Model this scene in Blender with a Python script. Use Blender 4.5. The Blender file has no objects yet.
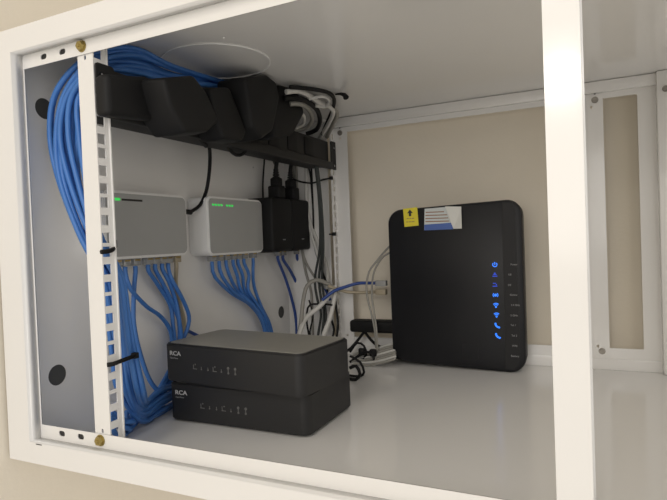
import bpy, bmesh, math, random
from mathutils import Vector, Matrix
rnd = random.Random(7)
scene = bpy.context.scene
C = scene.collection

# ------------------------------------------------------------------ camera
CAM = Vector((0.436913, -0.348316, 0.172363))
RT = Vector((0.90357916, 0.42668786, -0.03849893))
UP = Vector((0.02617933, 0.03470322, 0.99905472))
FW = Vector((-0.42762055, 0.9037329, -0.0201867))
FPX = 546.946
cd = bpy.data.cameras.new('camera')
cam = bpy.data.objects.new('camera', cd)
C.objects.link(cam)
M = Matrix((RT, UP, -FW)).transposed().to_4x4()
M.translation = CAM
cam.matrix_world = M
cd.sensor_width = 36.0
cd.lens = FPX / 667.0 * 36.0
cd.clip_start = 0.01
scene.camera = cam

def at(px, py, ax, val):
    """point of the place on the plane axis=val that lies along this direction"""
    d = FW + RT * ((px - 333.5) / FPX) - UP * ((py - 250) / FPX)
    t = (val - CAM[ax]) / d[ax]
    return CAM + d * t

# ------------------------------------------------------------------ light
world = bpy.data.worlds.new('room_light'); scene.world = world
world.use_nodes = True
bg = world.node_tree.nodes['Background']
bg.inputs[0].default_value = (1.0, 0.96, 0.91, 1); bg.inputs[1].default_value = 0.74

def area(name, loc, target, sx, sy, power, col):
    l = bpy.data.lights.new(name, 'AREA'); l.shape = 'RECTANGLE'; l.size = sx; l.size_y = sy
    l.energy = power; l.color = col
    o = bpy.data.objects.new(name, l); C.objects.link(o); o.location = loc
    o.rotation_euler = (Vector(target) - Vector(loc)).to_track_quat('-Z', 'Y').to_euler()
    return o
area('ceiling_lamp', (0.35, -1.7, 1.20), (0.1, 0.2, 0.15), 0.6, 0.4, 6, (1.0, 0.93, 0.84))
area('front_fill', (0.60, -1.9, 0.50), (0.30, 0.2, 0.15), 1.3, 0.9, 9, (1.0, 0.95, 0.89))  # added broad fill from behind the camera to brighten the interior, no known window
area('wall_lamp', (0.352, -1.7, 0.694), (0.4225, 0, 0.261), 0.10, 0.11, 1.2, (1.0, 0.97, 0.93))

vs = scene.view_settings
vs.view_transform = 'Standard'; vs.look = 'None'; vs.gamma = 1.0; vs.use_curve_mapping = False
vs.exposure = -0.08

# ------------------------------------------------------------------ materials
def mat(name, col, rough=0.5, metal=0.0, spec=0.5, noise=0.0, nscale=60, bump=0.0, coat=0.0, emit=None, es=1.0, trans=0.0, bscale=None):
    m = bpy.data.materials.new(name); m.use_nodes = True
    nt = m.node_tree; b = nt.nodes['Principled BSDF']
    c = (*col, 1)
    b.inputs['Base Color'].default_value = c
    b.inputs['Roughness'].default_value = rough
    b.inputs['Metallic'].default_value = metal
    b.inputs['Specular IOR Level'].default_value = spec
    b.inputs['Coat Weight'].default_value = coat
    b.inputs['Transmission Weight'].default_value = trans
    if emit:
        b.inputs['Emission Color'].default_value = (*emit, 1); b.inputs['Emission Strength'].default_value = es
    tc = nt.nodes.new('ShaderNodeTexCoord')
    if noise or bump:
        n = nt.nodes.new('ShaderNodeTexNoise'); n.inputs['Scale'].default_value = nscale
        n.inputs['Detail'].default_value = 4
        nt.links.new(tc.outputs['Object'], n.inputs['Vector'])
    if noise:
        r = nt.nodes.new('ShaderNodeMix'); r.data_type = 'RGBA'
        r.inputs[6].default_value = (*[x * (1 - noise) for x in col], 1)
        r.inputs[7].default_value = (*[min(1, x * (1 + noise)) for x in col], 1)
        nt.links.new(n.outputs['Fac'], r.inputs[0]); nt.links.new(r.outputs[2], b.inputs['Base Color'])
    if bump:
        n2 = n
        if bscale:
            n2 = nt.nodes.new('ShaderNodeTexNoise'); n2.inputs['Scale'].default_value = bscale
            nt.links.new(tc.outputs['Object'], n2.inputs['Vector'])
        bp = nt.nodes.new('ShaderNodeBump'); bp.inputs['Strength'].default_value = bump
        bp.inputs['Distance'].default_value = 0.0006
        nt.links.new(n2.outputs['Fac'], bp.inputs['Height']); nt.links.new(bp.outputs[0], b.inputs['Normal'])
    return m

M_WALL = mat('wall_paint', (0.84, 0.775, 0.66), 0.85, noise=0.02, nscale=25, bump=0.3, bscale=220, spec=0.2)
M_PAINT = mat('cabinet_paint', (0.84, 0.83, 0.81), 0.13, noise=0.012, nscale=18, bump=0.03, bscale=260)
M_RING = mat('lit_cut_edge', (0.97, 0.97, 0.96), 0.25)  # near-white colour stands for light caught on the knockout's cut edge
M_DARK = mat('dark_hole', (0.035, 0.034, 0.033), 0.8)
M_HOLE = mat('hole_shade_grey', (0.075, 0.075, 0.072), 0.6)
M_BRASS = mat('yellow_zinc', (0.42, 0.33, 0.12), 0.35, metal=0.85, noise=0.2, nscale=400)
M_STEEL = mat('screw_steel', (0.33, 0.31, 0.28), 0.35, metal=0.8)
M_BLACK = mat('black_plastic', (0.007, 0.007, 0.0075), 0.6, spec=0.3, noise=0.1, nscale=200, bump=0.15, bscale=1500)
M_BLACKM = mat('black_steel', (0.006, 0.006, 0.006), 0.6, noise=0.1, nscale=200)
M_ROUTER = mat('gateway_black', (0.0070, 0.0073, 0.0095), 0.45, spec=0.35, noise=0.08, nscale=200)
M_ROUTER2 = mat('gateway_edge_black', (0.0085, 0.0085, 0.010), 0.5, spec=0.35)
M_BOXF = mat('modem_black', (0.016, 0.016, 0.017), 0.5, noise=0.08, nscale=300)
M_BOXT = mat('modem_top_sheen', (0.29, 0.28, 0.25), 0.45, noise=0.05, nscale=60)  # pale colour stands for light reflected off the black modem tops
M_GREY = mat('switch_grey', (0.40, 0.405, 0.40), 0.45, noise=0.02, nscale=80)
M_WHITEP = mat('white_plastic', (0.86, 0.86, 0.85), 0.4, noise=0.01, nscale=90)
M_BLUE = mat('blue_cable', (0.06, 0.20, 0.56), 0.42, noise=0.10, nscale=70)
M_BLUED = mat('dark_blue_cable', (0.03, 0.075, 0.30), 0.45, noise=0.1, nscale=70)
M_WCAB = mat('white_cable', (0.62, 0.61, 0.58), 0.45, noise=0.03, nscale=80)
M_GCAB = mat('grey_cable', (0.30, 0.29, 0.26), 0.5, noise=0.05, nscale=80)
M_BEIGE = mat('beige_cable', (0.42, 0.36, 0.26), 0.5, noise=0.05, nscale=80)
M_DGRN = mat('dark_grey_cable', (0.03, 0.036, 0.034), 0.5)
M_CLEAR = mat('clear_plug', (0.55, 0.56, 0.56), 0.15, trans=0.45)
M_PIN = mat('plug_pins', (0.55, 0.40, 0.15), 0.3, metal=0.9)
M_YEL = mat('yellow_sticker', (0.78, 0.66, 0.03), 0.45)
M_STW = mat('sticker_white', (0.62, 0.66, 0.66), 0.45)
M_STB = mat('sticker_blue', (0.06, 0.13, 0.42), 0.45)
M_STBR = mat('sticker_brown', (0.30, 0.16, 0.09), 0.5)
M_STK = mat('sticker_ink', (0.02, 0.02, 0.02), 0.5)
M_PAPER = mat('paper_white', (0.78, 0.78, 0.74), 0.6)
M_PRINT = mat('grey_print', (0.30, 0.30, 0.31), 0.5)
M_ICON = mat('faint_print', (0.13, 0.13, 0.125), 0.5)
M_LOGO = mat('silver_print', (0.60, 0.60, 0.60), 0.4)
M_LEDB = mat('blue_led', (0.0, 0.05, 0.3), 0.4, emit=(0.03, 0.22, 1.0), es=1.3)
M_LEDD = mat('dim_blue_led', (0.0, 0.03, 0.3), 0.4, emit=(0.03, 0.10, 1.0), es=0.5)
M_LEDG = mat('green_led', (0.0, 0.3, 0.05), 0.4, emit=(0.06, 0.8, 0.12), es=0.7)

# ------------------------------------------------------------------ mesh helpers
def link(name, me, m, parent=None):
    o = bpy.data.objects.new(name, me); C.objects.link(o)
    if m is not None and not me.materials: me.materials.append(m)
    if parent is not None: o.parent = parent; 
    return o
def tag(o, label, cat=None, group=None):
    o['label'] = label
    if cat: o['category'] = cat
    if group: o['group'] = group
    return o
def thing(name, label, cat, group=None, loc=(0, 0, 0)):
    o = bpy.data.objects.new(name, None); C.objects.link(o); o.empty_display_size = 0.02
    o.location = loc
    return tag(o, label, cat, group)
def finish(bm, smooth=False, ang=35):
    bmesh.ops.recalc_face_normals(bm, faces=bm.faces[:])
    me = bpy.data.meshes.new('mesh'); bm.to_mesh(me); bm.free()
    if smooth:
        me.polygons.foreach_set('use_smooth', [True] * len(me.polygons))
        try: me.set_sharp_from_angle(angle=math.radians(ang))
        except Exception: pass
    return me
def bm_box(bm, lo, hi, bev=0, seg=3, mtx=None, edges=None):
    r = bmesh.ops.create_cube(bm, size=1.0)
    vs_ = r['verts']
    for v in vs_:
        v.co = Vector([lo[i] + (v.co[i] + .5) * (hi[i] - lo[i]) for i in range(3)])
    if bev:
        es = {e for v in vs_ for e in v.link_edges}
        if edges is not None:
            es = [e for e in es if abs((e.verts[0].co - e.verts[1].co).normalized()[edges]) > .9]
        res = bmesh.ops.bevel(bm, geom=list(es), offset=bev, segments=seg, affect='EDGES', profile=0.5)
        vs_ = list({v for f in res['faces'] for v in f.verts} | {v for v in vs_ if v.is_valid})
    if mtx is not None:
        for v in vs_: v.co = mtx @ v.co
    return vs_
def box(name, lo, hi, m, parent=None, bev=0, seg=3, mtx=None, edges=None):
    bm = bmesh.new(); bm_box(bm, lo, hi, bev, seg, mtx, edges)
    return link(name, finish(bm, bev > 0), m, parent)
def bm_cyl(bm, p0, p1, r0, r1=None, n=20):
    p0 = Vector(p0); p1 = Vector(p1); r1 = r0 if r1 is None else r1
    q = (p1 - p0).to_track_quat('Z', 'Y').to_matrix()
    a = [bm.verts.new(p0 + q @ Vector((r0 * math.cos(t), r0 * math.sin(t), 0))) for t in [2 * math.pi * i / n for i in range(n)]]
    b = [bm.verts.new(p1 + q @ Vector((r1 * math.cos(t), r1 * math.sin(t), 0))) for t in [2 * math.pi * i / n for i in range(n)]]
    for i in range(n): bm.faces.new((a[i], a[(i + 1) % n], b[(i + 1) % n], b[i]))
    bm.faces.new(a[::-1]); bm.faces.new(b)
def cyl(name, p0, p1, r, m, parent=None, r1=None, n=20):
    bm = bmesh.new(); bm_cyl(bm, p0, p1, r, r1, n)
    return link(name, finish(bm, True), m, parent)
def spline(pts, step=0.006):
    P = [Vector(p) for p in pts]
    P = [P[0] * 2 - P[1]] + P + [P[-1] * 2 - P[-2]]
    out = []
    for i in range(1, len(P) - 2):
        a, b, c, d = P[i - 1:i + 3]
        n = max(2, int((c - b).length / step))
        for k in range(n):
            t = k / n
            out.append(0.5 * ((2 * b) + (c - a) * t + (2 * a - 5 * b + 4 * c - d) * t * t + (3 * b - a - 3 * c + d) * t ** 3))
    out.append(P[-2]); return out
def bm_tube(bm, pts, r, n=8, sm=True, step=0.006, rad=None):
    Q = spline(pts, step) if sm else [Vector(p) for p in pts]
    T = [(Q[min(i + 1, len(Q) - 1)] - Q[max(i - 1, 0)]).normalized() for i in range(len(Q))]
    nrm = T[0].orthogonal().normalized(); rings = []
    for i, (p, t) in enumerate(zip(Q, T)):
        nrm = (nrm - t * nrm.dot(t)).normalized(); bi = t.cross(nrm)
        rr = r if rad is None else rad(i / (len(Q) - 1))
        rings.append([bm.verts.new(p + (nrm * math.cos(a) + bi * math.sin(a)) * rr) for a in [2 * math.pi * k / n for k in range(n)]])
    for A, B in zip(rings, rings[1:]):
        for k in range(n): bm.faces.new((A[k], A[(k + 1) % n], B[(k + 1) % n], B[k]))
    bm.faces.new(rings[0][::-1]); bm.faces.new(rings[-1])
def tube(name, pts, r, m, parent=None, n=8, step=0.006, rad=None):
    bm = bmesh.new(); bm_tube(bm, pts, r, n, True, step, rad)
    return link(name, finish(bm, True, 60), m, parent)
def circle(cx, cy, r, n=28): return [(cx + r * math.cos(2 * math.pi * i / n), cy + r * math.sin(2 * math.pi * i / n)) for i in range(n)]
def rrect(x0, y0, x1, y1, r=0.0, n=5):
    if r <= 0: return [(x0, y0), (x1, y0), (x1, y1), (x0, y1)]
    o = []
    for cx, cy, a in ((x1 - r, y0 + r, -90), (x1 - r, y1 - r, 0), (x0 + r, y1 - r, 90), (x0 + r, y0 + r, 180)):
        for k in range(n + 1):
            t = math.radians(a + 90 * k / n); o.append((cx + r * math.cos(t), cy + r * math.sin(t)))
    return o
AX = {'X': Matrix(((0, 0, 1), (1, 0, 0), (0, 1, 0))),      # (u,v,w) -> (w,u,v): sheet lies in Y-Z
      'Y': Matrix(((1, 0, 0), (0, 0, 1), (0, 1, 0))),      # (u,v,w) -> (u,w,v): sheet lies in X-Z
      'Z': Matrix.Identity(3)}
def sheet_mesh(loops, thick, ax, pos):
    """flat sheet with holes: the first loop is the outline, the others are cut out"""
    cu = bpy.data.curves.new('c', 'CURVE'); cu.dimensions = '2D'; cu.fill_mode = 'BOTH'; cu.extrude = thick * 100
    for L in loops:
        s = cu.splines.new('POLY'); s.points.add(len(L) - 1); s.use_cyclic_u = True
        for p, (u, v) in zip(s.points, L): p.co = (u * 200, v * 200, 0, 1)
    o = bpy.data.objects.new('c', cu); C.objects.link(o)
    dg = bpy.context.evaluated_depsgraph_get()
    me = bpy.data.meshes.new_from_object(o.evaluated_get(dg), depsgraph=dg)
    bpy.data.objects.remove(o); bpy.data.curves.remove(cu)
    me.materials.clear()
    A = AX[ax]; off = Vector([pos if a == ax else 0 for a in 'XYZ'])
    bm = bmesh.new(); bm.from_mesh(me)
    for v in bm.verts: v.co = A @ (v.co / 200) + off
    bmesh.ops.remove_doubles(bm, verts=bm.verts[:], dist=1e-6)
    bpy.data.meshes.remove(me)
    return finish(bm)
def sheet(name, loops, thick, ax, pos, m, parent=None):
    return link(name, sheet_mesh(loops, thick, ax, pos), m, parent)
def text(name, s, size, ax, origin, m, parent=None, depth=0.0003, bold=0.0, wide=1.0):
    cu = bpy.data.curves.new('t', 'FONT'); cu.body = s; cu.size = size; cu.extrude = depth / 2; cu.offset = bold
    o = bpy.data.objects.new('t', cu); C.objects.link(o)
    dg = bpy.context.evaluated_depsgraph_get()
    me = bpy.data.meshes.new_from_object(o.evaluated_get(dg), depsgraph=dg)
    bpy.data.objects.remove(o); bpy.data.curves.remove(cu); me.materials.clear()
    A = AX[ax]
    for v in me.vertices: v.co = A @ Vector((v.co.x * wide, v.co.y, v.co.z)) + Vector(origin)
    return link(name, me, m, parent)

W = 0.502                                    # inside width, near frame face to far frame face
ZC, ZF = 0.376, -0.025                       # cabinet ceiling and floor
XR = 0.60                                    # front (door) end
XP = -0.058                                  # back panel

# ------------------------------------------------------------------ room walls
o = box('wall_left', (-0.20, -2.6, -1.2), (-0.0785, 0.62, 1.6), M_WALL); o['kind'] = 'structure'
o = box('wall_back', (-0.20, 0.535, -1.2), (2.2, 0.62, 1.6), M_WALL); o['kind'] = 'structure'

# ------------------------------------------------------------------ the cabinet
cab = thing('wall_cabinet', 'white painted steel wall-mounted network cabinet with its side panel taken off', 'cabinet', loc=(0, 0, ZF))
def CP(o):
    o.parent = cab; o.matrix_parent_inverse = Matrix.Translation((0, 0, -ZF)); return o
kn = [(0.030, 0.045), (0.030, 0.3145), (0.474, 0.048), (0.474, 0.3145)]
CP(sheet('back_panel', [rrect(0.0, ZF, W + .012, ZC)] + [circle(a, b, .0105) for a, b in kn] + [circle(.404, .2935, .0016, 10)], .0012, 'X', XP, M_PAINT))
for a, b in kn:
    k = cyl('hole_shade_disc', (XP - .004, a, b), (XP - .0008, a, b), .0125, M_HOLE, None); CP(k)  # grey discs behind the open mounting holes stand for their shaded inside
k = cyl('screw_hole_shade', (XP - .002, .404, .2935), (XP - .0006, .404, .2935), .003, M_HOLE); CP(k)  # grey disc stands for the dark inside of a small screw hole
# top panel with a cut round knockout: a narrow groove leaves two small bridges
CX, CY, CR = .0603, .1592, .0597
CP(sheet('top_panel', [rrect(-.0755, -.0118, XR, W + .0238), circle(CX, CY, CR, 72), circle(.1118, .1036, .0014, 10)], .0014, 'Z', ZC + .0007, M_PAINT))
CP(sheet('cable_knockout', [circle(CX, CY, CR - .0007, 72)], .0014, 'Z', ZC + .0007, M_PAINT))
ring = CP(sheet('knockout_rim', [circle(CX, CY, CR + .0007, 96), circle(CX, CY, CR - .0006, 96)], .0010, 'Z', ZC - .0006, M_RING))
CP(box('base_panel', (-.0755, -.0118, ZF - .0014), (XR, W + .0238, ZF), M_PAINT))
CP(sheet('front_door_frame', [rrect(-.012, ZF - .0014, W + .024, ZC + .0014), rrect(.035, .015, W - .023, ZC - .040, .004)], .012, 'X', XR + .006, M_PAINT))

def frame(y0, y1, yo, far):
    # inner band (sheet) and outer ring of one open side
    s = 1 if not far else -1
    oz0, oz1 = (-.0265, .3775)
    band_lo, band_hi = (.0055, .3440) if not far else (.0055, .3520)
    sl = []
    zz = (0.0, .351)
    for z in zz:
        for x in ([-.0165, .0085] if not far else []):
            sl.append(rrect(x - .0042, z - .0026, x + .0042, z + .0026, .0024, 3))
    x_in = -.0445 if not far else .0300
    loops = [rrect(-.046, -.0255, XR - .001, .3760), rrect(x_in, band_lo, .497, band_hi, .002 if far else 0)]
    inner = sheet('side_rail_band', loops + sl, .0015, 'Y', y0 + s * .00075, M_PAINT)
    ringo = sheet('side_frame', [rrect(-.0755, -.0268, XR, .3778, .001, 2), rrect(-.0455, -.0070 if not far else -.0095, .515, .3565 if not far else .3605)], .0118, 'Y', yo, M_PAINT)
    return inner, ringo
a, b = frame(0.0, 0, -.0061, False); CP(a); CP(b)
a['label'] = 'inner band of the near side opening with slots'
b2 = None
a, b = frame(W, 0, W + .0061, True); CP(a); CP(b)
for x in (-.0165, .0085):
    for z in (0.0, .351): CP(box('slot_shade', (x - .0050, .0017, z - .0034), (x + .0050, .0060, z + .0034), M_DARK))  # dark blocks behind the slots stand for the shadow gap seen through them
# dark slit in the lower left corner of the near frame
CP(box('corner_slit', (-.0365, -.0124, -.0083), (-.0285, -.0121, -.0076), M_DARK))

# far side: return lip under the top and over the floor
CP(box('lower_lip', (.03, W - .0030, ZF), (XR - .002, W - .0002, -.0095), M_PAINT, bev=.0008, seg=2))
CP(box('upper_lip', (.03, W - .008, .3600), (XR - .002, W - .0002, .3755), M_PAINT, bev=.0015, seg=2))
# front end post of the far side with its seam
CP(box('end_post', (.5185, W - .016, ZF + .0005), (XR - .001, W - .001, ZC - .0005), M_PAINT, bev=.0015, seg=2))

def bolt(name, p, m, parent, sy=-1, r=.0046, hexa=True):
    bm = bmesh.new(); p = Vector(p)
    bm_cyl(bm, p, p + Vector((0, sy * .0008, 0)), r * 1.15, r * 1.1, 20)
    bm_cyl(bm, p + Vector((0, sy * .0008, 0)), p + Vector((0, sy * .0036, 0)), r * .95, r * .86, 6 if hexa else 16)
    bm_cyl(bm, p + Vector((0, sy * .0036, 0)), p + Vector((0, sy * .0044, 0)), r * .35, r * .3, 10)
    return link(name, finish(bm, True, 25), m, parent)

def holes(y0, y1):
    L = []
    for k in range(-1, 9):
        zb = .0430 + .0440 * k
        for dz in (-.00625, .00625, .0220):
            z = zb + dz
            if -.002 < z < .352: L.append(z)
    return L
def rail(xa, xb, near, front, label):
    # L-shaped mounting rail: flat strip on the side frame, punched flange at a right angle
    r = CP(bpy.data.objects.new('mounting_rail', None)); 
    me_parts = []
    y = .0016 if near else W - .0016
    s = 1 if near else -1
    fl = rrect(xa, -.0072, xb, .3585)
    h1 = [rrect((xa + xb) / 2 - .0014, .3395, (xa + xb) / 2 + .0014, .3436, .0010, 2), rrect((xa + xb) / 2 - .0014, .0058, (xa + xb) / 2 + .0014, .0098, .0010, 2)]
    me1 = sheet_mesh([fl] + h1, .0014, 'Y', y + s * .0008)
    xf = xb if near else xa
    if front: xf = xb if near else xa
    ya, yb = (y, y + .0155) if near else (y - .0155, y)
    ha, hb = (y + .0012, y + .0100) if near else (y - .0100, y - .0040)
    bm = bmesh.new(); bm.from_mesh(me1)
    X0, X1 = xf - .0008, xf + .0008
    bm_box(bm, (X0, ya, -.0072), (X1, ha, .3585)); bm_box(bm, (X0, hb, -.0072), (X1, yb, .3585))
    zs = sorted(h for h in holes(0, 0)); prev = -.0072
    for zc in zs:
        if zc - .0046 > prev: bm_box(bm, (X0, ha, prev), (X1, hb, zc - .0046))
        prev = zc + .0046
    bm_box(bm, (X0, ha, prev), (X1, hb, .3585))
    # narrow return along the free edge
    bm_box(bm, (X1, yb - .0012 if near else ya, -.0072), (X1 + .0012, yb if near else ya + .0012, .3585))
    bpy.data.objects.remove(r)
    o = link('mounting_rail', finish(bm), M_PAINT); CP(o); o['label'] = label
    return o
near_r = rail(.0257, .0439, True, False, 'punched mounting rail at the near opening edge')
far_r = rail(.0439, .0690, False, False, 'punched mounting rail by the far wall opening')
near_f = rail(.4136, .4331, True, True, 'bright bare strip crossing the near opening')
far_f = rail(.4262, .4552, False, True, 'shaded strip at the far opening behind the bright one')
for x in (.0340,):
    bolt('bolt', (x, -.0002, .351), M_BRASS, near_r); bolt('bolt', (x, -.0002, 0.0), M_BRASS, near_r)
bolt('bolt', (.4230, -.0002, .351), M_BRASS, near_f); bolt('bolt', (.4230, -.0002, 0.0), M_BRASS, near_f)
for r_, x in ((far_r, .0565), (far_f, .4455)):
    for z in ((.351, 0.001) if x > .1 else (.351,)): bolt('bolt', (x, W - .0028, z), M_STEEL, r_, r=.0040, hexa=False)
for r_, x in ((far_r, .0565), (far_f, .4455)):
    bm = bmesh.new(); bm_box(bm, (x - .0012, W - .0030, .3565), (x + .0012, W - .0026, .3640)); link('slot', finish(bm), M_DARK, r_)
bolt('end_screw', (.5285, W - .0165, .351), M_STEEL, None, r=.0036, hexa=False); CP(bpy.data.objects['end_screw'])

# ------------------------------------------------------------------ rack power strip (1U) between the rails
pz0, pz1 = .2890, .3350
pdu = thing('rack_power_strip', 'black rack power strip screwed between the two punched rails under the ceiling', 'power strip', loc=(.02, .25, pz0))
def PP(o, p):
    o.parent = p; o.matrix_parent_inverse = Matrix.Translation(p.location).inverted(); return o
PP(box('housing', (.004, .022, pz0 + .004), (.0425, .480, pz1), M_BLACKM, bev=.0012), pdu)
PP(box('front_lip', (.0425, .019, pz0), (.0485, .484, pz0 + .012), M_BLACKM, bev=.001), pdu)
for y0, y1 in ((.0020, .0225), (W - .0215, W - .0015)):
    yh = (y0 + y1) / 2 + (-.004 if y0 < .2 else .004)
    hs = [rrect(yh - .0035, z - .002, yh + .0035, z + .002, .0018, 3) for z in (pz0 + .007, pz1 - .009)]
    e = sheet('mounting_ear', [rrect(y0, pz0, y1, pz1 + .001, .003)] + hs, .0016, 'X', .0465, M_BLACKM); PP(e, pdu)
for i in range(8):
    y = .045 + i * .052
    f = box('outlet', (.0425, y - .014, pz1 - .031), (.0440, y + .014, pz1 - .004), M_BLACK, bev=.0006); PP(f, pdu)

# power adapters plugged into it, leaning and crowding each other
def adapter(poly, x0, x1, label, bev=.004):
    """poly: corners in (Y,Z) on the face at x1, body depth down to x0"""
    cy = sum(p[0] for p in poly) / len(poly); cz = min(p[1] for p in poly)
    t = thing('power_adapter', label, 'power adapter', 'power adapters on the rack power strip', loc=((x0 + x1) / 2, cy, cz))
    bm = bmesh.new()
    ccz = sum(p[1] for p in poly) / len(poly)
    lo = [bm.verts.new((x0, cy + (p[0] - cy) * .97, ccz + (p[1] - ccz) * .97)) for p in poly]
    mid = [bm.verts.new((x0 + (x1 - x0) * .55, p[0], p[1])) for p in poly]
    hi = [bm.verts.new((x1, cy + (p[0] - cy) * .93, ccz + (p[1] - ccz) * .95)) for p in poly]
    n = len(poly)
    for A, B in ((lo, mid), (mid, hi)):
        for k in range(n): bm.faces.new((A[k], A[(k + 1) % n], B[(k + 1) % n], B[k]))
    bm.faces.new(lo[::-1]); bm.faces.new(hi)
    bmesh.ops.recalc_face_normals(bm, faces=bm.faces[:])
    es = [e for e in bm.edges if e.calc_face_angle(0) > .5]
    bmesh.ops.bevel(bm, geom=es, offset=bev, segments=4, affect='EDGES', profile=.5, clamp_overlap=True)
    o = link('body', finish(bm, True, 50), M_BLACK); PP(o, t)
    bm = bmesh.new()      # plug neck toward the outlet
    bm_box(bm, (.0445, cy - .013, ccz - .010), (x0 + .002, cy + .013, ccz + .010), .002, 2)
    PP(link('plug_neck', finish(bm, True), M_BLACK), t)
    return t
def yz(px, py, X):
    p = at(px, py, 0, X); return (p.y, p.z)
adapter([yz(*p, .088) for p in ((160, 76), (193, 74), (207, 92), (220, 122), (208, 133), (184, 134), (168, 108))], .048, .090, 'large black power adapter nearest the near rail, bulging under the round knockout')
adapter([yz(*p, .078) for p in ((208, 86), (229, 86), (247, 132), (243, 142), (222, 140), (214, 118))], .048, .080, 'narrow black power adapter leaning between the two widest adapters')
adapter([yz(*p, .086) for p in ((242, 76), (266, 74), (276, 82), (279, 98), (272, 132), (260, 141), (250, 128))], .048, .089, 'tall black power adapter touching the far edge of the round knockout')
adapter([yz(*p, .074) for p in ((277, 84), (292, 86), (300, 96), (304, 114), (292, 136), (272, 140), (270, 110))], .048, .077, 'black power adapter beside the white and grey cable loops')
adapter([yz(*p, .062) for p in ((104, 73), (146, 76), (166, 86), (172, 121), (150, 120), (106, 115))], .048, .064, 'flat black power adapter tucked beside the near rail')

# ------------------------------------------------------------------ network switches on the back panel
def rj_plug(p, parent, m=M_CLEAR, dz=-.0085, boot=None, w=.0055):
    """clear modular plug hanging below a port"""
    x, y, z = p
    o = box('network_plug', (x - .0040, y - w, z + dz), (x + .0040, y + w, z + .0005), m, bev=.0006, seg=2); PP(o, parent)
    pn = box('contact_strip', (x + .0041, y - w * .7, z - .0030), (x + .0045, y + w * .7, z - .0012), M_PIN); PP(pn, parent)
    return o
def switch(name, label, y0, y1, z0, z1, xf, inset):
    t = thing(name, label, 'network switch', loc=(XP, (y0 + y1) / 2, z0))
    bm = bmesh.new(); bm_box(bm, (XP + .001, y0, z0), (xf, y1, z1), .009, 4, edges=0)
    es = [e for e in bm.edges if all(abs(v.co.x - xf) < 1e-5 for v in e.verts)]
    bmesh.ops.bevel(bm, geom=es, offset=.0016, segments=2, affect='EDGES', clamp_overlap=True)
    PP(link('housing', finish(bm, True), M_WHITEP), t)
    f = sheet('face_plate', [rrect(y0 + inset, z0 + inset, y1 - inset, z1 - inset, .007, 5)], .0008, 'X', xf + .0003, M_GREY); PP(f, t)
    return t
s1 = switch('network_switch', 'wall-mounted grey-faced white network switch with a black slot, nearest the near rail', .0730, .2050, .1590, .2345, -.030, .0030)
PP(box('status_light', (-.0298, .0880, .2232), (-.0288, .0955, .2262), M_LEDG, bev=.0004, seg=2), s1)
PP(box('indicator_slot', (-.0298, .0975, .2234), (-.0290, .1285, .2258), M_STK, bev=.0004, seg=2), s1)
PP(text('logo_print', 'TP-LINK', .0055, 'X', (-.0294, .160, .2245), M_WHITEP), s1)
bpy.data.objects.remove(bpy.data.objects['logo_print'])
s2 = switch('network_switch', 'thick grey-faced white network switch with a green light row, mid back panel', .2400, .3745, .1560, .2365, -.025, .0030)
for k in range(8):
    y = .2520 + k * .0062
    PP(box('status_light', (-.0249, y - .0021, .2236), (-.0239, y + .0021, .2262), M_LEDG if k not in (4,) else M_GREY, bev=.0003, seg=2), s2)
# power lead socket on the right side of the first switch
def cable(name, label, pts, r, m, cat='cable', group=None, plug=None, n=8):
    """a cable is a thing; its jacket is a part when it ends in a plug"""
    if plug is None:
        return tag(tube(name, pts, r, m, None, n), label, cat, group)
    t = thing(name, label, cat, group, loc=pts[-1])
    PP(tube('jacket', pts, r, m, None, n), t)
    plug(t)
    return t

# injectors
def injector(y0, y1, label):
    t = thing('power_injector', label, 'power injector', 'power injectors on the back panel', loc=(XP, (y0 + y1) / 2, .156))
    bm = bmesh.new(); bm_box(bm, (XP + .001, y0, .1560), (-.008, y1, .2410), .004, 3)
    PP(link('housing', finish(bm, True), M_BLACK), t)
    PP(box('network_port', (-.044, y0 + .012, .1545), (-.026, y1 - .012, .1562), M_DARK), t)
    PP(box('status_light', (-.0081, (y0 + y1) / 2 - .001, .1735), (-.0076, (y0 + y1) / 2 + .007, .1752), M_PRINT), t)
    return t
injector(.3760, .4370, 'black power injector box next to the middle switch, left of the matching pair')
injector(.4380, .5000, 'black power injector box nearest the far rail, right of the matching pair')
def power_plug(y, topz, label, cordpts):
    t = thing('power_lead', label, 'power cord', loc=(-.023, y, .241))
    bm = bmesh.new()
    bm_box(bm, (-.034, y - .0105, .2405), (-.012, y + .0105, .262), .003, 3)
    bm_box(bm, (-.031, y - .0075, .260), (-.015, y + .0075, .275), .003, 3)
    for k in range(4): bm_cyl(bm, (-.023, y, .274 + k * .004), (-.023, y, .2765 + k * .004), .0060 - k * .0006, None, 14)
    PP(link('moulded_plug', finish(bm, True), M_BLACK), t)
    PP(tube('lead', cordpts, .0034, M_BLACK), t)
power_plug(.417, .27, 'black power cord plugged into the left injector top', [(-.023, .417, .270), (-.022, .416, .290), (-.012, .410, .312), (.000, .400, .318)])
power_plug(.464, .27, 'black power cord plugged into the right injector top', [(-.023, .464, .270), (-.022, .463, .292), (-.012, .456, .312), (.000, .445, .318)])

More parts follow.
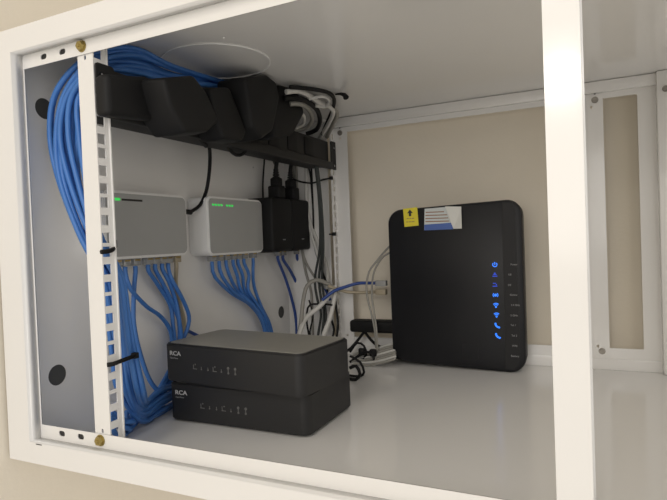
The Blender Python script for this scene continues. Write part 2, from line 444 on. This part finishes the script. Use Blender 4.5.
# ------------------------------------------------------------------ the stacked modems
def modem(lo, hi, rot, label, top_mat):
    w, d, h = hi[0] - lo[0], hi[1] - lo[1], hi[2] - lo[2]
    t = thing('modem_box', label, 'modem', 'stacked black modem boxes', loc=(lo[0], lo[1], lo[2]))
    bm = bmesh.new(); bm_box(bm, (0, 0, .002), (w, d, h), .010, 5, edges=2)
    es = [e for e in bm.edges if all(v.co.z > h - 1e-5 for v in e.verts) or all(v.co.z < .0021 for v in e.verts)]
    bmesh.ops.bevel(bm, geom=es, offset=.0016, segments=2, affect='EDGES', clamp_overlap=True)
    def P(o): o.parent = t; return o
    P(link('casing', finish(bm, True), M_BOXF))
    P(sheet('top_sheen', [rrect(.004, .004, w - .004, d - .003, .008)], .0008, 'Z', h + .0001, top_mat))
    for x in (.018, w - .018):
        for y in (.015, d - .015): P(cyl('rubber_foot', (x, y, 0), (x, y, .003), .006, M_BLACKM))
    P(text('logo_print', 'RCA', .0066, 'Y', (.0105, -.0002, h - .0125), M_LOGO, bold=.00010, wide=1.3))
    P(text('caption_print', 'Digital Phone', .0022, 'Y', (.0110, -.0002, h - .0163), M_PRINT))
    # row of small indicator icons
    bm = bmesh.new()
    x = .048
    ics = ['phone', 'bar', 'bar2', 'fax', 'dot', 'T', 'T']
    for k, ic in enumerate(ics):
        cx = x + k * .0094; cz = h * .48 - k * .0001
        if ic in ('phone', 'fax'):
            bm_box(bm, (cx - .0028, -.0003, cz - .0026), (cx + .0028, .0003, cz - .0018))
            bm_box(bm, (cx - .0024, -.0003, cz - .0018), (cx - .0016, .0003, cz + .0024))
            bm_cyl(bm, (cx + .0006, .0003, cz + .0026), (cx + .0006, -.0003, cz + .0026), .0008, n=10)
        elif ic == 'T':
            bm_cyl(bm, (cx, .0003, cz + .0030), (cx, -.0003, cz + .0030), .0015, n=12)
            bm_box(bm, (cx - .0004, -.0003, cz - .0010), (cx + .0004, .0003, cz + .0015))
            bm_cyl(bm, (cx, .0003, cz - .0022), (cx, -.0003, cz - .0022), .0012, n=12)
        else:
            bm_cyl(bm, (cx, .0003, cz - .0018), (cx, -.0003, cz - .0018), .0009, n=10)
            bm_box(bm, (cx - .0003, -.0003, cz - .0010), (cx + .0003, .0003, cz + .0010))
    P(link('indicator_icons', finish(bm), M_ICON))
    t.rotation_euler.z = rot
    return t
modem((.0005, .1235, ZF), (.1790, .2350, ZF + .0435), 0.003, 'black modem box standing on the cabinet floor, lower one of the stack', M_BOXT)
modem((-.0020, .1215, ZF + .0440), (.1850, .2190, ZF + .0880), -0.088, 'black modem box with its top paled for reflected light, upper one of the stack', M_BOXT)

# ------------------------------------------------------------------ the standing gateway
YG = .445
gw = thing('wifi_gateway', 'tall black wireless gateway standing upright against the far wall opening', 'router', loc=(.253, YG + .02, ZF))
def gateway_outline(gx0, gx1, z0, z1, r):
    o = rrect(gx0, z0, gx1, z1, r, 7)
    # sag the bottom edge so it stands on its middle right
    out = []
    for u, v in o:
        if v < z0 + r:
            k = (u - gx0) / (gx1 - gx0)
            v += .0085 * (1 - k) ** 2 + .002 * max(0, k - .85) / .15
        out.append((u, v))
    return out
bm = bmesh.new()
gx0, gx1, gz0, gz1 = .1545, .3505, ZF + .0002, .2125
def tilt(u, v): return v + (u - gx0) * .030 * (v / .21)    # top edge rises slightly to the right
layers = [(YG + .004, .0025), (YG + .001, .0008), (YG, 0.003), (YG, .003)]
outs = []
for y, ins in ((YG, .0040), (YG + .0012, .0012), (YG + .004, 0.0), (YG + .030, .0010), (YG + .038, .006)):
    L = gateway_outline(gx0 + ins, gx1 - ins, gz0 + ins * .4, gz1 - ins, .021)
    N = []
    for (u, v) in L: N.append(bm.verts.new((u, y, tilt(u, v))))
    outs.append(N)
for A, B in zip(outs, outs[1:]):
    n = len(A)
    for k in range(n): bm.faces.new((A[k], A[(k + 1) % n], B[(k + 1) % n], B[k]))
bm.faces.new(outs[0]); bm.faces.new(outs[-1][::-1])
PP(link('casing', finish(bm, True, 40), M_ROUTER), gw)
# recessed seam between the main face and the indicator strip
L = [(.3245, .2150), (.3253, .2150), (.3228, -.0200), (.3220, -.0200)]
PP(sheet('face_seam', [L], .0005, 'Y', YG - .0001, M_BLACKM), gw)
PP(sheet('indicator_strip', [[(.3256, .2135), (.3380, .2138), (.3418, .2050), (.3425, .0), (.3400, -.014), (.3340, -.0195), (.3231, -.0200)]], .0010, 'Y', YG - .0003, M_ROUTER2), gw)
# embossed square mark near the foot
PP(sheet('embossed_mark', [rrect(.262, -.010, .285, .016, .002), rrect(.2626, -.0094, .2844, .0154, .0015)], .0005, 'Y', YG - .0002, M_ROUTER2), gw)
def gp(px, py): 
    p = at(px, py, 1, YG - .0006); return p.x, p.z
icons = [(494.8, 264.6), (494.8, 274.8), (495.1, 284.8), (495.5, 295.1), (495.9, 305.3), (496.5, 315), (497, 325.3), (497.6, 335.6)]
names = ['Power', 'US', 'DS', 'Online', '2.4 GHz', '5 GHz', 'Tel 1', 'Tel 2', 'WPS', 'Battery']
lx = [510.5, 508.3, 508, 510, 510.8, 510.5, 510.5, 511.5, 512, 511]
ly = [264.5, 274.5, 285, 294.8, 305, 315.3, 325, 335.5, 345.7, 355.8]
yq = YG - .0008
def disc(bm, x, z, r, n=14): bm_cyl(bm, (x, yq + .0006, z), (x, yq, z), r, n=n)
def arc(bm, x, z, r, w, a0, a1, n=9):
    for k in range(n):
        t0 = math.radians(a0 + (a1 - a0) * k / n); t1 = math.radians(a0 + (a1 - a0) * (k + 1) / n)
        vsq = [bm.verts.new((x + rr * math.cos(t), yq, z + rr * math.sin(t))) for rr, t in ((r - w, t0), (r + w, t0), (r + w, t1), (r - w, t1))]
        vb = [bm.verts.new(v.co + Vector((0, .0006, 0))) for v in vsq]
        bm.faces.new(vsq); bm.faces.new(vb[::-1])
        for a_ in range(4): bm.faces.new((vsq[a_], vb[a_], vb[(a_ + 1) % 4], vsq[(a_ + 1) % 4]))
def bar(bm, x0, z0, x1, z1): bm_box(bm, (min(x0, x1), yq, min(z0, z1)), (max(x0, x1), yq + .0006, max(z0, z1)))
for k, (px, py) in enumerate(icons):
    x, z = gp(px, py); bm = bmesh.new()
    if k == 0:
        arc(bm, x, z, .0030, .0006, -230, 50); bar(bm, x - .0006, z - .0004, x + .0006, z + .0036)
    elif k == 1:
        bar(bm, x - .0034, z - .0026, x + .0034, z - .0014); bar(bm, x - .0024, z - .0002, x + .0024, z + .0008); bar(bm, x - .0010, z + .0008, x + .0010, z + .0030)
    elif k == 2:
        bar(bm, x - .0030, z + .0014, x + .0012, z + .0026); bar(bm, x - .0034, z - .0026, x + .0030, z - .0014); bar(bm, x + .0010, z - .0008, x + .0024, z + .0010)
    elif k == 3:
        disc(bm, x, z, .0020); arc(bm, x, z, .0034, .0005, -50, 50); arc(bm, x, z, .0034, .0005, 130, 230)
    elif k in (4, 5):
        disc(bm, x, z - .0022, .0014); arc(bm, x, z - .0022, .0030, .0006, 40, 140); arc(bm, x, z - .0022, .0050, .0006, 45, 135)
    else:
        arc(bm, x + .0034, z + .0026, .0056, .0012, 190, 262); disc(bm, x - .0020, z + .0022, .0014); disc(bm, x + .0028, z - .0030, .0014)
    PP(link('status_light', finish(bm), M_LEDD if k in (1, 2) else M_LEDB), gw)
for s, px, py in zip(names, lx, ly):
    x, z = gp(px, py)
    PP(text('caption_print', s, .0036, 'Y', (x, YG - .0011, z - .0012), M_PRINT), gw)
# yellow sticker with an up arrow
x0, z1 = gp(403, 208.3); x1, z0 = gp(418, 225.8)
ys = PP(sheet('yellow_sticker', [[(x0, z1 - .0008), (x0 + .0012, z0 - .0008), (x1 + .001, z0 + .0004), (x1 - .0003, z1 + .0006)]], .0004, 'Y', YG - .0004, M_YEL), gw)
ys['label'] = 'yellow sticker with a black up arrow'
cx, cz = gp(410, 213.2); bm = bmesh.new()
yy = YG - .0008
def poly(bm, pts, y=yy, th=.0003):
    a_ = [bm.verts.new((u, y, v)) for u, v in pts]; b_ = [bm.verts.new((u, y + th, v)) for u, v in pts]
    bm.faces.new(a_); bm.faces.new(b_[::-1])
    for k in range(len(pts)): bm.faces.new((a_[k], b_[k], b_[(k + 1) % len(pts)], a_[(k + 1) % len(pts)]))
poly(bm, [(cx, cz + .0055), (cx - .0045, cz), (cx - .0018, cz), (cx - .0018, cz - .0045), (cx + .0018, cz - .0045), (cx + .0018, cz), (cx + .0045, cz)])
w_ = link('arrow_mark', finish(bm), M_STK, ys); w_.matrix_parent_inverse = Matrix.Translation(-gw.location) @ Matrix.Translation(gw.location)
bm = bmesh.new()
for row, segs in ((0, ((-.0055, -.0020), (-.0012, .0016), (.0024, .0060))), (1, ((-.0062, -.0034), (-.0026, .0010), (.0018, .0064)))):
    zz = cz - .0085 - row * .0050
    for a_, b_ in segs: poly(bm, [(cx + a_, zz), (cx + b_, zz + .0002), (cx + b_, zz + .0012), (cx + a_, zz + .0010)])
link('small_print', finish(bm), M_STBR, ys)
# white and blue information sticker with a peeled corner
def gq(px, py, dy): 
    p = at(px, py, 1, YG - dy); return (p.x, p.z)
st = PP(sheet('information_sticker', [[gq(424.6, 208.8, .0004), gq(424.2, 230.4, .0004), gq(453, 229.2, .0004), gq(452, 206.5, .0004)]], .0004, 'Y', YG - .0004, M_STW), gw)
st['label'] = 'white and blue sticker with a peeled corner'
bm = bmesh.new(); poly(bm, [gq(424.4, 224.6, .0008), gq(424.2, 230.4, .0008), gq(453, 229.2, .0008), gq(452.8, 222.6, .0008)]); link('blue_band', finish(bm), M_STB, st)
bm = bmesh.new()
for k, (a_, b_) in enumerate(((425.6, 444), (425.4, 447), (425.4, 448), (425.4, 449))):
    y_ = 211.6 + k * 3.1
    poly(bm, [gq(a_, y_ + .3, .0008), gq(a_, y_ + 1.3, .0008), gq(b_, y_ + .6, .0008), gq(b_, y_ - .4, .0008)])
link('printed_lines', finish(bm), M_STBR, st)
bm = bmesh.new()      # curled flap, the paper back side showing
prof = [(453.5, 228.8, .0006), (448, 216, .0022), (445, 206.4, .0048), (461.2, 206.6, .0050), (461.8, 228.6, .0040)]
P_ = [at(a_, b_, 1, YG - c_) for a_, b_, c_ in prof]
f1 = [bm.verts.new(p) for p in P_]; f2 = [bm.verts.new(p + Vector((0, .0003, 0))) for p in P_]
bm.faces.new(f1); bm.faces.new(f2[::-1])
for k in range(5): bm.faces.new((f1[k], f2[k], f2[(k + 1) % 5], f1[(k + 1) % 5]))
bmesh.ops.triangulate(bm, faces=bm.faces[:])
fo = link('peeled_flap', finish(bm), M_PAPER, st); fo['label'] = 'white paper back of the peeled corner'

# ------------------------------------------------------------------ thick bundle of blue cables
CT = [  # centre px, half-width vector px, plane axis, value, depth swing
    (236, 88, 0, 3, 0, .030, .010), (205, 80, 1, 5, 0, .030, .010), (172, 74, 2, 10, 0, .028, .010),
    (140, 64, 1, 13, 0, .024, .010), (110, 63, 0, 13, 0, .012, .008), (88, 72, 7, 9, 1, .024, .006),
    (70, 98, 15, 4, 1, .022, .006), (65, 135, 19, 0, 1, .024, .007), (71, 180, 16, -1, 1, .026, .007), (89, 235, 10, -1, 1, .028, .007),
    (112, 276, 10, -1, 1, .036, .008), (120, 316, 11, -1, 1, .044, .008), (126, 358, 12, -1, 1, .052, .008),
    (131, 392, 13, 2, 1, .058, .008), (143, 413, 3, -10, 0, -.008, .006), (160, 404, 1, -14, 0, -.020, .008), (182, 393, 1, -10, 0, -.032, .008), (205, 380, 1, -8, 0, -.040, .005)]
N_ = 13
for i in range(N_):
    u = -1 + 2 * i / (N_ - 1)
    w = (-1) ** i * .6 + rnd.uniform(-.4, .4)
    ph = rnd.uniform(0, 6); pts = []
    for k, (cx, cy, hx, hy, ax, val, dw) in enumerate(CT):
        uu = max(-1.1, min(1.1, u + .26 * math.sin(ph + k * .9)))
        ww = w * math.cos(ph * .3 + k * .25)
        p = at(cx + hx * uu, cy + hy * uu, ax, val + dw * ww)
        p.z = min(p.z, ZC - .0035); p.z = max(p.z, ZF + .0032); p.x = max(p.x, XP + .006)
        if k < 4: p.z = max(p.z, pz1 + .0035)
        pts.append(p)
    cable('network_cable', 'blue network cable of the thick bundle looping outside the near rail', pts, .0027, M_BLUE, 'network cable', 'blue cables of the thick near bundle')

# coil lying on the floor left of the modems
for i in range(5):
    z = ZF + .0035 + .0052 * (i % 3); o_ = i * .006
    pts = [(.006 - o_ * .3, .036 + o_ * .4, z + .03 - .004 * i), (.004, .044 + o_, z + .008), (-.006 - o_ * .5, .066 + o_ * .6, z), (-.018 - o_, .094, z + .002), (-.026 - o_ * .3, .130, z + .008), (-.034, .17, z + .016 + .006 * i), (-.044, .20, z + .05)]
    cable('network_cable', 'blue network cable coiled on the floor left of the modems', pts, .0027, M_BLUE, 'network cable', 'blue cables coiled on the cabinet floor')

# ------------------------------------------------------------------ cables under the switches
SX = -.041
def drop(px0, py0, rest, label, group, m=M_BLUE, X0=SX, plug_m=M_CLEAR, r=.0026, xoff=0):
    p0 = at(px0, py0, 0, X0)
    top = Vector((X0, p0.y, .1565 if px0 > 195 else .1590))
    t = thing('network_cable', label, 'network cable', group, loc=top)
    rj_plug((X0, top.y, top.z), t, plug_m)
    pts = [top + Vector((0, 0, -.009)), top + Vector((0.0, 0, -.016))] + [at(a_, b_, 0, x_) for a_, b_, x_ in rest]
    for p in pts: p.x = max(p.x, XP + .005)
    PP(tube('jacket', pts, r, m), t)
    return t
g1 = 'blue cables plugged under the switch nearest the near rail'
l1 = 'blue network cable under the nearer switch'
drop(116, 262, [(117, 290, -.03), (122, 330, -.02), (128, 375, -.01)], l1 + ', leftmost beside the rail', g1)
drop(125, 262, [(130, 288, -.036), (146, 306, -.040), (160, 316, -.044), (170, 330, -.046), (173, 352, -.046)], 'blue network cable crossing alone to the right below the nearer switch', None)
drop(135, 261, [(134, 290, -.040), (134, 325, -.036), (142, 360, -.030), (152, 384, -.024), (166, 397, -.020)], 'blue network cable hanging almost straight below the nearer switch toward the floor coil', None)
drop(148, 260, [(158, 285, -.045), (170, 305, -.048), (173, 325, -.046), (176, 350, -.045)], l1 + ', fourth plug from the left', g1)
drop(155, 260, [(162, 282, -.042), (172, 302, -.044), (179, 322, -.044), (179, 350, -.044)], l1 + ', fifth plug from the left', g1)
drop(162, 259, [(169, 282, -.040), (176, 302, -.042), (180, 325, -.040), (183, 350, -.042)], l1 + ', sixth plug from the left', g1)
drop(168, 259, [(172, 280, -.036), (182, 298, -.036), (189, 316, -.038), (187, 330, -.040), (180, 345, -.044)], 'blue network cable bowing out farthest right below the nearer switch', None)
drop(176, 259, [(176, 285, -.050), (180, 305, -.052), (184, 322, -.052), (183, 345, -.050)], 'beige network cable plugged into the rightmost port of the nearer switch', None, M_BEIGE, plug_m=M_BEIGE)
cable('network_cable', 'short dark blue cable tail lying against the panel behind the upper modem', [at(186, 330, 0, -.05), at(198, 336, 0, -.05), at(214, 345, 0, -.05)], .0024, M_BLUED, 'network cable')
g2 = 'blue cables plugged under the middle switch'
l2 = 'blue network cable under the middle switch, '
for k, px in enumerate((212, 219, 226, 233, 238, 244)):
    f = k / 5
    drop(px, 259, [(px + 3 + 2 * f, 277 - 2 * f, -.040), (231 + 17 * f, 293 - 4 * f, -.044 + .004 * (k % 2)), (250 + 7 * f, 305 - 1 * f, -.046 + .005 * (k % 3)), (262 + 6 * f, 322, -.044 + .004 * (k % 2)), (268 + 5 * f, 350, -.044)], l2 + ['leftmost', 'second from left', 'third from left', 'fourth from left', 'fifth from left', 'sixth from left'][k] + ' of its seven', g2)
drop(253, 257, [(253, 272, -.040), (254, 286, -.044), (261, 306, -.040), (270, 325, -.040), (275, 350, -.044)], 'blue network cable in the last port of the middle switch, hanging apart from the rest', None)
SX2 = -.036
drop(278, 255, [(286, 280, -.042), (292, 300, -.044), (296, 320, -.044), (297, 345, -.044)], 'blue network cable under the left injector, lower of its pair', None, M_BLUED, SX2)
drop(283, 255, [(291, 272, -.042), (298, 288, -.042), (299, 306, -.042), (304, 345, -.044)], 'blue network cable under the left injector, curving down beside its twin', None, M_BLUED, SX2)
drop(297, 254, [(301, 266, -.036), (310, 275, -.020), (319, 281, .0), (326, 290, .02), (330, 300, .03)], 'blue network cable curving right from under the right injector', None, M_BLUED, SX2)

# ------------------------------------------------------------------ power leads
lead = thing('power_lead', 'thin black power lead curving from the power strip into the nearer switch', 'power cord', loc=(-.04, .206, .2153))
PP(cyl('barrel_plug', (-.036, .2052, .2150), (-.036, .2200, .2145), .0034, M_BLACK), lead)
PP(tube('jacket', [(-.036, .219, .2145)] + [at(a_, b_, 0, x_) for a_, b_, x_ in ((200, 205, -.034), (206, 192, -.032), (209, 175, -.028), (210, 158, -.018), (209, 146, .0), (205, 138, .01))], .0024, M_BLACK), lead)
cable('power_lead', 'thin black power lead hanging straight down behind the left injector', [at(265, 150, 0, -.02), at(264, 165, 0, -.045), at(263, 182, 0, -.050), at(263, 200, 0, -.050), at(264, 215, 0, -.053)], .0014, M_BLACK, 'power cord')
cable('power_lead', 'black lead looped under the middle of the power strip', [at(a_, b_, 0, x_) for a_, b_, x_ in ((224, 141, .03), (229, 149, .02), (236, 155, .015), (243, 154, .02), (246, 149, .03), (240, 148, .03), (233, 146, .03))], .0022, M_BLACK, 'power cord')
cable('power_lead', 'short black lead stub below the largest adapter', [at(a_, b_, 0, x_) for a_, b_, x_ in ((194, 132, .05), (199, 138, .04), (203, 143, .03), (206, 146, .015))], .0026, M_BLACK, 'power cord')

# loops of cable lying on the far end of the power strip
def far_loop(label, pts, r, m, ax=0, val=.03, cat='cable'):
    P = []
    for t_ in pts:
        v_ = t_[2] if len(t_) > 2 else val
        p = at(t_[0], t_[1], ax, v_); p.z = min(p.z, ZC - r - .0006); p.y = min(p.y, W - .004 if p.x < .03 else .482)
        P.append(p)
    return cable('loose_cable', label, P, r, m, cat)
def arc_loop(label, pts, r, m):
    P = []
    for x_, y_, z_ in pts:
        p = at(x_, y_, 2, z_); p.z = min(p.z, ZC - r - .0006); P.append(p)
    return cable('loose_cable', label, P, r, m, 'cable')
arc_loop('white cable arching over the far end of the power strip', [(286, 92, .362), (297, 91, .366), (308, 95, .367), (320, 103, .366), (330, 107, .365), (333, 114, .360), (326, 128, .350), (318, 140, .343)], .0034, M_WCAB)
arc_loop('black cable arching just inside the white one above the power strip', [(284, 98, .358), (296, 98, .361), (308, 102, .362), (317, 110, .361), (320, 121, .355), (316, 130, .349), (306, 134, .344)], .0036, M_BLACK)
arc_loop('grey cable curled in the innermost arc above the power strip', [(290, 104, .354), (300, 104, .356), (309, 110, .357), (312, 120, .353), (306, 128, .347), (294, 131, .343)], .0032, M_GCAB)
arc_loop('pale grey cable curled tightly inside the black arc', [(292, 112, .350), (299, 112, .351), (304, 117, .350), (303, 124, .346), (296, 128, .342)], .0026, M_WCAB)
arc_loop('black cable looping round the outside of the cable arcs at the rail', [(290, 87, .367), (303, 88, .369), (318, 90, .370), (329, 93, .370), (334, 99, .369), (333, 108, .366), (328, 120, .358), (322, 134, .346)], .0028, M_BLACK)
arc_loop('thin white cable tucked in the outer black loop', [(309, 99, .364), (317, 97, .366), (325, 97, .367), (329, 101, .366), (325, 107, .363), (316, 106, .361)], .0022, M_WCAB)
arc_loop('grey cable falling outside the arcs toward the power strip ear', [(322, 104, .366), (332, 108, .365), (337, 114, .362), (333, 124, .356), (327, 137, .347)], .0034, M_GCAB)
far_loop('grey white cable running down behind the far ear of the power strip', [(334, 112, .035), (333, 124, .02), (327, 138, .0), (322, 150, -.01), (326, 175, -.01), (331, 215, -.01), (334, 262, .02), (333, 288, .03)], .0034, M_WCAB)
far_loop('pale cable hanging just left of the far rail', [(314, 150, -.01), (320, 178, -.01), (326, 220, -.01), (330, 262, .01), (331, 290, .02)], .0030, M_WCAB)
far_loop('grey cable hanging right of the right injector', [(299, 152, -.03), (303, 175, -.03), (309, 215, -.03), (313, 245, -.025), (319, 268, -.02), (322, 290, -.01), (320, 315, -.01), (314, 345, -.01)], .0024, M_GCAB)
far_loop('grey cable hanging close beside the injectors', [(295, 150, -.04), (305, 185, -.035), (311, 225, -.03), (320, 258, -.02), (328, 285, .01)], .0022, M_GCAB)
far_loop('black cord dropping from the power strip beside the far rail', [(306, 150, .0), (312, 168, -.005), (322, 180, -.002), (321, 205, .0), (316, 222, .0), (319, 240, .0), (328, 262, .01), (333, 290, .03)], .0016, M_BLACK, cat='power cord')
far_loop('black cord twisting with its twin beside the far rail', [(318, 152, .0), (322, 175, .0), (324, 200, .0), (327, 222, .0), (324, 245, .0), (326, 265, .01), (330, 284, .03)], .0016, M_BLACK, cat='power cord')
# cable ties
def tie(label, pts, r=.0020, head=None):
    t = thing('cable_tie', label, 'cable tie', loc=pts[0])
    PP(tube('strap', pts, r, M_BLACK, None, 6, .003), t)
    h = Vector(head if head is not None else pts[-1])
    PP(box('locking_head', h - Vector((.0028, .0028, .0028)), h + Vector((.0028, .0028, .0028)), M_BLACK, bev=.0008), t)
    return t
tie('black cable tie joining the blue bundle to the near rail below the nearer switch', [at(101, 252, 0, .0470), at(106, 251.5, 0, .0475), at(112, 250, 0, .046), at(115, 246, 0, .040), at(113, 243, 0, .035)], .0021)
tie('black cable tie holding the blue bundle to the near rail beside the upper modem', [at(107, 365, 0, .0470), at(113, 364, 0, .050), at(121, 361, 0, .050), at(129, 358, 0, .044), at(135, 355.5, 0, .036)], .0021)
tie('black cable tie spanning level to the far rail just under the power strip', [at(293, 179, 0, -.015), at(302, 182, 0, .0), at(312, 183, 0, .012), at(322, 180, 0, .03), at(331, 178, 0, .045)], .0016)
tie('short black cable tie on the far rail beside the right injector', [at(321, 234, 0, .01), at(327, 234.5, 0, .02), at(334, 234, 0, .045)], .0014)

# cables in the far lower corner
Yf = .455
def fc(name, label, pts, r, m, cat='cable', Y=Yf):
    P = [at(a_[0], a_[1], 1, a_[2] if len(a_) > 2 else Y) for a_ in pts]
    for p in P: p.z = max(p.z, ZF + r + .0002)
    return cable(name, label, P, r, m, cat)
fc('loose_cable', 'thick white cable slanting down left behind the upper modem from the far rail', [(336, 286, .462), (330, 294, .455), (320, 306, .44), (306, 318, .42), (300, 332, .40), (294, 350, .38), (290, 360, .36)], .0040, M_WCAB)
fc('loose_cable', 'thick white cable dropping steeply behind the modem stack from the far rail', [(336, 288, .466), (334, 300, .46), (330, 318, .45), (324, 334, .44), (318, 352, .43), (316, 362, .42)], .0040, M_WCAB)
fc('loose_cable', 'light grey cable arching left from the far rail down behind the modems', [(338, 291, .465), (328, 284, .455), (316, 280, .44), (307, 286, .43), (303, 302, .42), (301, 322, .41), (297, 345, .40)], .0034, M_GCAB)
for k, (dx, rr) in enumerate(((0, .0022), (4, .0022), (7, .0020))):
    fc('loose_cable', ('dark grey-green cord in the clump behind the white cables, ' + {0: 'left', 4: 'middle', 7: 'right'}[dx] + ' of three'), [(314 + dx * .3, 154, .440), (319 + dx * .3, 200, .450), (320 + dx * .5, 245, .462), (315 + dx, 278, .47), (317 + dx, 298, .47), (321 + dx * .7, 314, .47), (318 + dx, 336, .465), (318 + dx, 352, .46)], rr, M_DGRN).__setitem__('group', 'dark grey-green cords in the far clump')
fc('power_lead', 'black lead bent in a square hook behind the white cables', [(332, 305, .45), (322, 304, .45), (310, 305, .445), (307, 312, .44), (307, 324, .44), (310, 340, .43), (312, 352, .43)], .0016, M_BLACK, 'power cord')
fc('power_lead', 'black lead hanging against the far rail foot', [(334, 292, .465), (336, 306, .465), (338, 324, .465), (336, 342, .46), (334, 356, .455)], .0020, M_BLACK, 'power cord')
fc('power_lead', 'black lead wavering beside the steep white cable', [(333, 298, .468), (330, 314, .468), (334, 330, .465), (330, 346, .46), (332, 358, .455)], .0020, M_BLACK, 'power cord')
fc('power_lead', 'thin dark lead hanging by the light grey arch', [(309, 300, .45), (313, 316, .45), (310, 332, .445), (313, 350, .44)], .0014, M_BLACK, 'power cord')

def gplug(t, p, m):
    PP(box('network_plug', (p.x, p.y - .005, p.z - .0045), (p.x + .018, p.y + .005, p.z + .0045), m, bev=.001), t)
t = thing('network_cable', 'blue network cable running level from the far rail into the back of the gateway', 'network cable', loc=at(376, 283, 1, .470))
PP(tube('jacket', [at(a_, b_, 1, y_) for a_, b_, y_ in ((322, 300, .44), (334, 291, .45), (345, 287, .460), (357, 283.5, .468), (368, 283, .470), (377, 283.2, .470))], .0026, M_BLUED), t); gplug(t, at(376, 283.2, 1, .470), M_CLEAR)
t = thing('network_cable', 'beige network cable running level into the gateway just under the blue one', 'network cable', loc=at(376, 291, 1, .478))
PP(tube('jacket', [at(a_, b_, 1, y_) for a_, b_, y_ in ((328, 286, .45), (337, 289, .460), (348, 292, .470), (362, 292.5, .478), (377, 291.8, .478))], .0026, M_BEIGE), t); gplug(t, at(376, 291.8, 1, .478), M_BEIGE)
fc('loose_cable', 'thin grey cord curving from the gateway down to the floor, left of its twin', [(392, 244, .462), (386, 250, .460), (376, 262, .458), (369, 272, .456), (366.5, 286, .454), (368, 300, .452), (372, 316, .450), (375, 332, .450), (376, 348, .45)], .0016, M_GCAB)
fc('loose_cable', 'thin grey cord curving from the gateway down to the floor, right of its twin', [(392, 252, .462), (384, 256, .460), (376, 267, .458), (372.5, 280, .456), (372, 296, .455), (374, 312, .452), (376.5, 330, .449), (377.5, 350, .446)], .0016, M_GCAB)

# black adapter lying across, behind the gateway
ad = thing('power_brick', 'black elongated power brick held level behind the left edge of the gateway', 'power adapter', loc=(.12, .48, .023))
pA = at(352, 325, 1, .480); 
bm = bmesh.new(); bm_box(bm, (pA.x, .468, pA.z - .0100), (.235, .494, pA.z + .0095), .0045, 4)
PP(link('body', finish(bm, True), M_BLACK), ad)
for s_, pts_ in enumerate((((364, 332, .482), (358, 340, .48), (351, 348, .47), (345, 352, .46)), ((365, 332, .482), (371, 340, .478), (380, 347, .47), (392, 349, .466)))):
    PP(tube('lead', [at(a_, b_, 1, y_) for a_, b_, y_ in pts_], .0024, M_BLACK), ad)
ad2 = thing('power_brick', 'low black power brick lying on the floor behind the gateway corner', 'power adapter', loc=(.15, .478, ZF))
pB = at(377, 348, 1, .478)
bm = bmesh.new(); bm_box(bm, (pB.x, .468, ZF + .004), (.215, .492, ZF + .012), .002, 3); PP(link('body', finish(bm, True), M_BLACK), ad2)

# tangle of grey and white cables lying on the floor left of the gateway
for k in range(8):
    y_ = .456 - .005 * k
    P = [at(396, 343 + 2.2 * k, 1, y_ + .006), at(386, 345.5 + 2.3 * k, 1, y_ + .003), at(376, 349 + 2.1 * k, 1, y_), at(366, 352.5 + 1.7 * k + (k % 3), 1, y_), at(357 + 2 * (k % 3), 353 + 1.7 * k - (k % 2) * 2, 1, y_ - .004), at(352, 355 + 1.5 * k, 1, y_ - .006)]
    for p in P: p.z = max(p.z, ZF + .0026)
    cable('loose_cable', 'grey cord in the tangle on the floor left of the gateway', P, .0019, M_GCAB if k % 3 else M_WCAB, 'cable', 'grey cords in the floor tangle')
for k in range(4):
    fcpts = [[(350, 352), (357, 343), (364, 346), (366, 355), (360, 360), (352, 362)], [(350, 362), (358, 356), (366, 352), (372, 354), (374, 360)],
             [(350, 356), (360, 362), (364, 372), (360, 382), (350, 386)], [(350, 368), (356, 366), (360, 374), (356, 384), (350, 384)]][k]
    lab = ['black lead looping up beside the modem stack back corner', 'black lead with a tie lying across the grey cord tangle', 'black lead bowing out widest beside the lower modem', 'black lead curling close to the side of the lower modem'][k]
    yv = [.44, .43, .36, .34][k]
    fc('power_lead', lab, [(a_, b_, yv) for a_, b_ in fcpts], [.0018, .0020, .0018, .0024][k], M_BLACK, 'power cord')
for (px, py, yv, lab) in ((362, 352, .435, 'small black plug lying beside the back corner of the modem stack'), (373, 353, .435, 'small black clip standing in the grey cord tangle')):
    p = at(px, py, 1, yv)
    t = box('cord_clip', p - Vector((.005, .004, .005)), p + Vector((.005, .004, .006)), M_BLACK, None, bev=.002); tag(t, lab, 'clip')
# hanging dark tip under the ceiling by the far rail
p = at(343, 92, 2, ZC - .001)
t = tube('cord_end', [p + Vector((-.012, 0, -.0015)), p + Vector((-.004, 0, -.002)), p + Vector((.004, -.004, -.006)), p + Vector((.007, -.006, -.010))], .003, M_BLACK, rad=lambda f: .0010 + .0032 * f)
tag(t, 'dark cord end hanging under the ceiling above the far rail', 'cord')
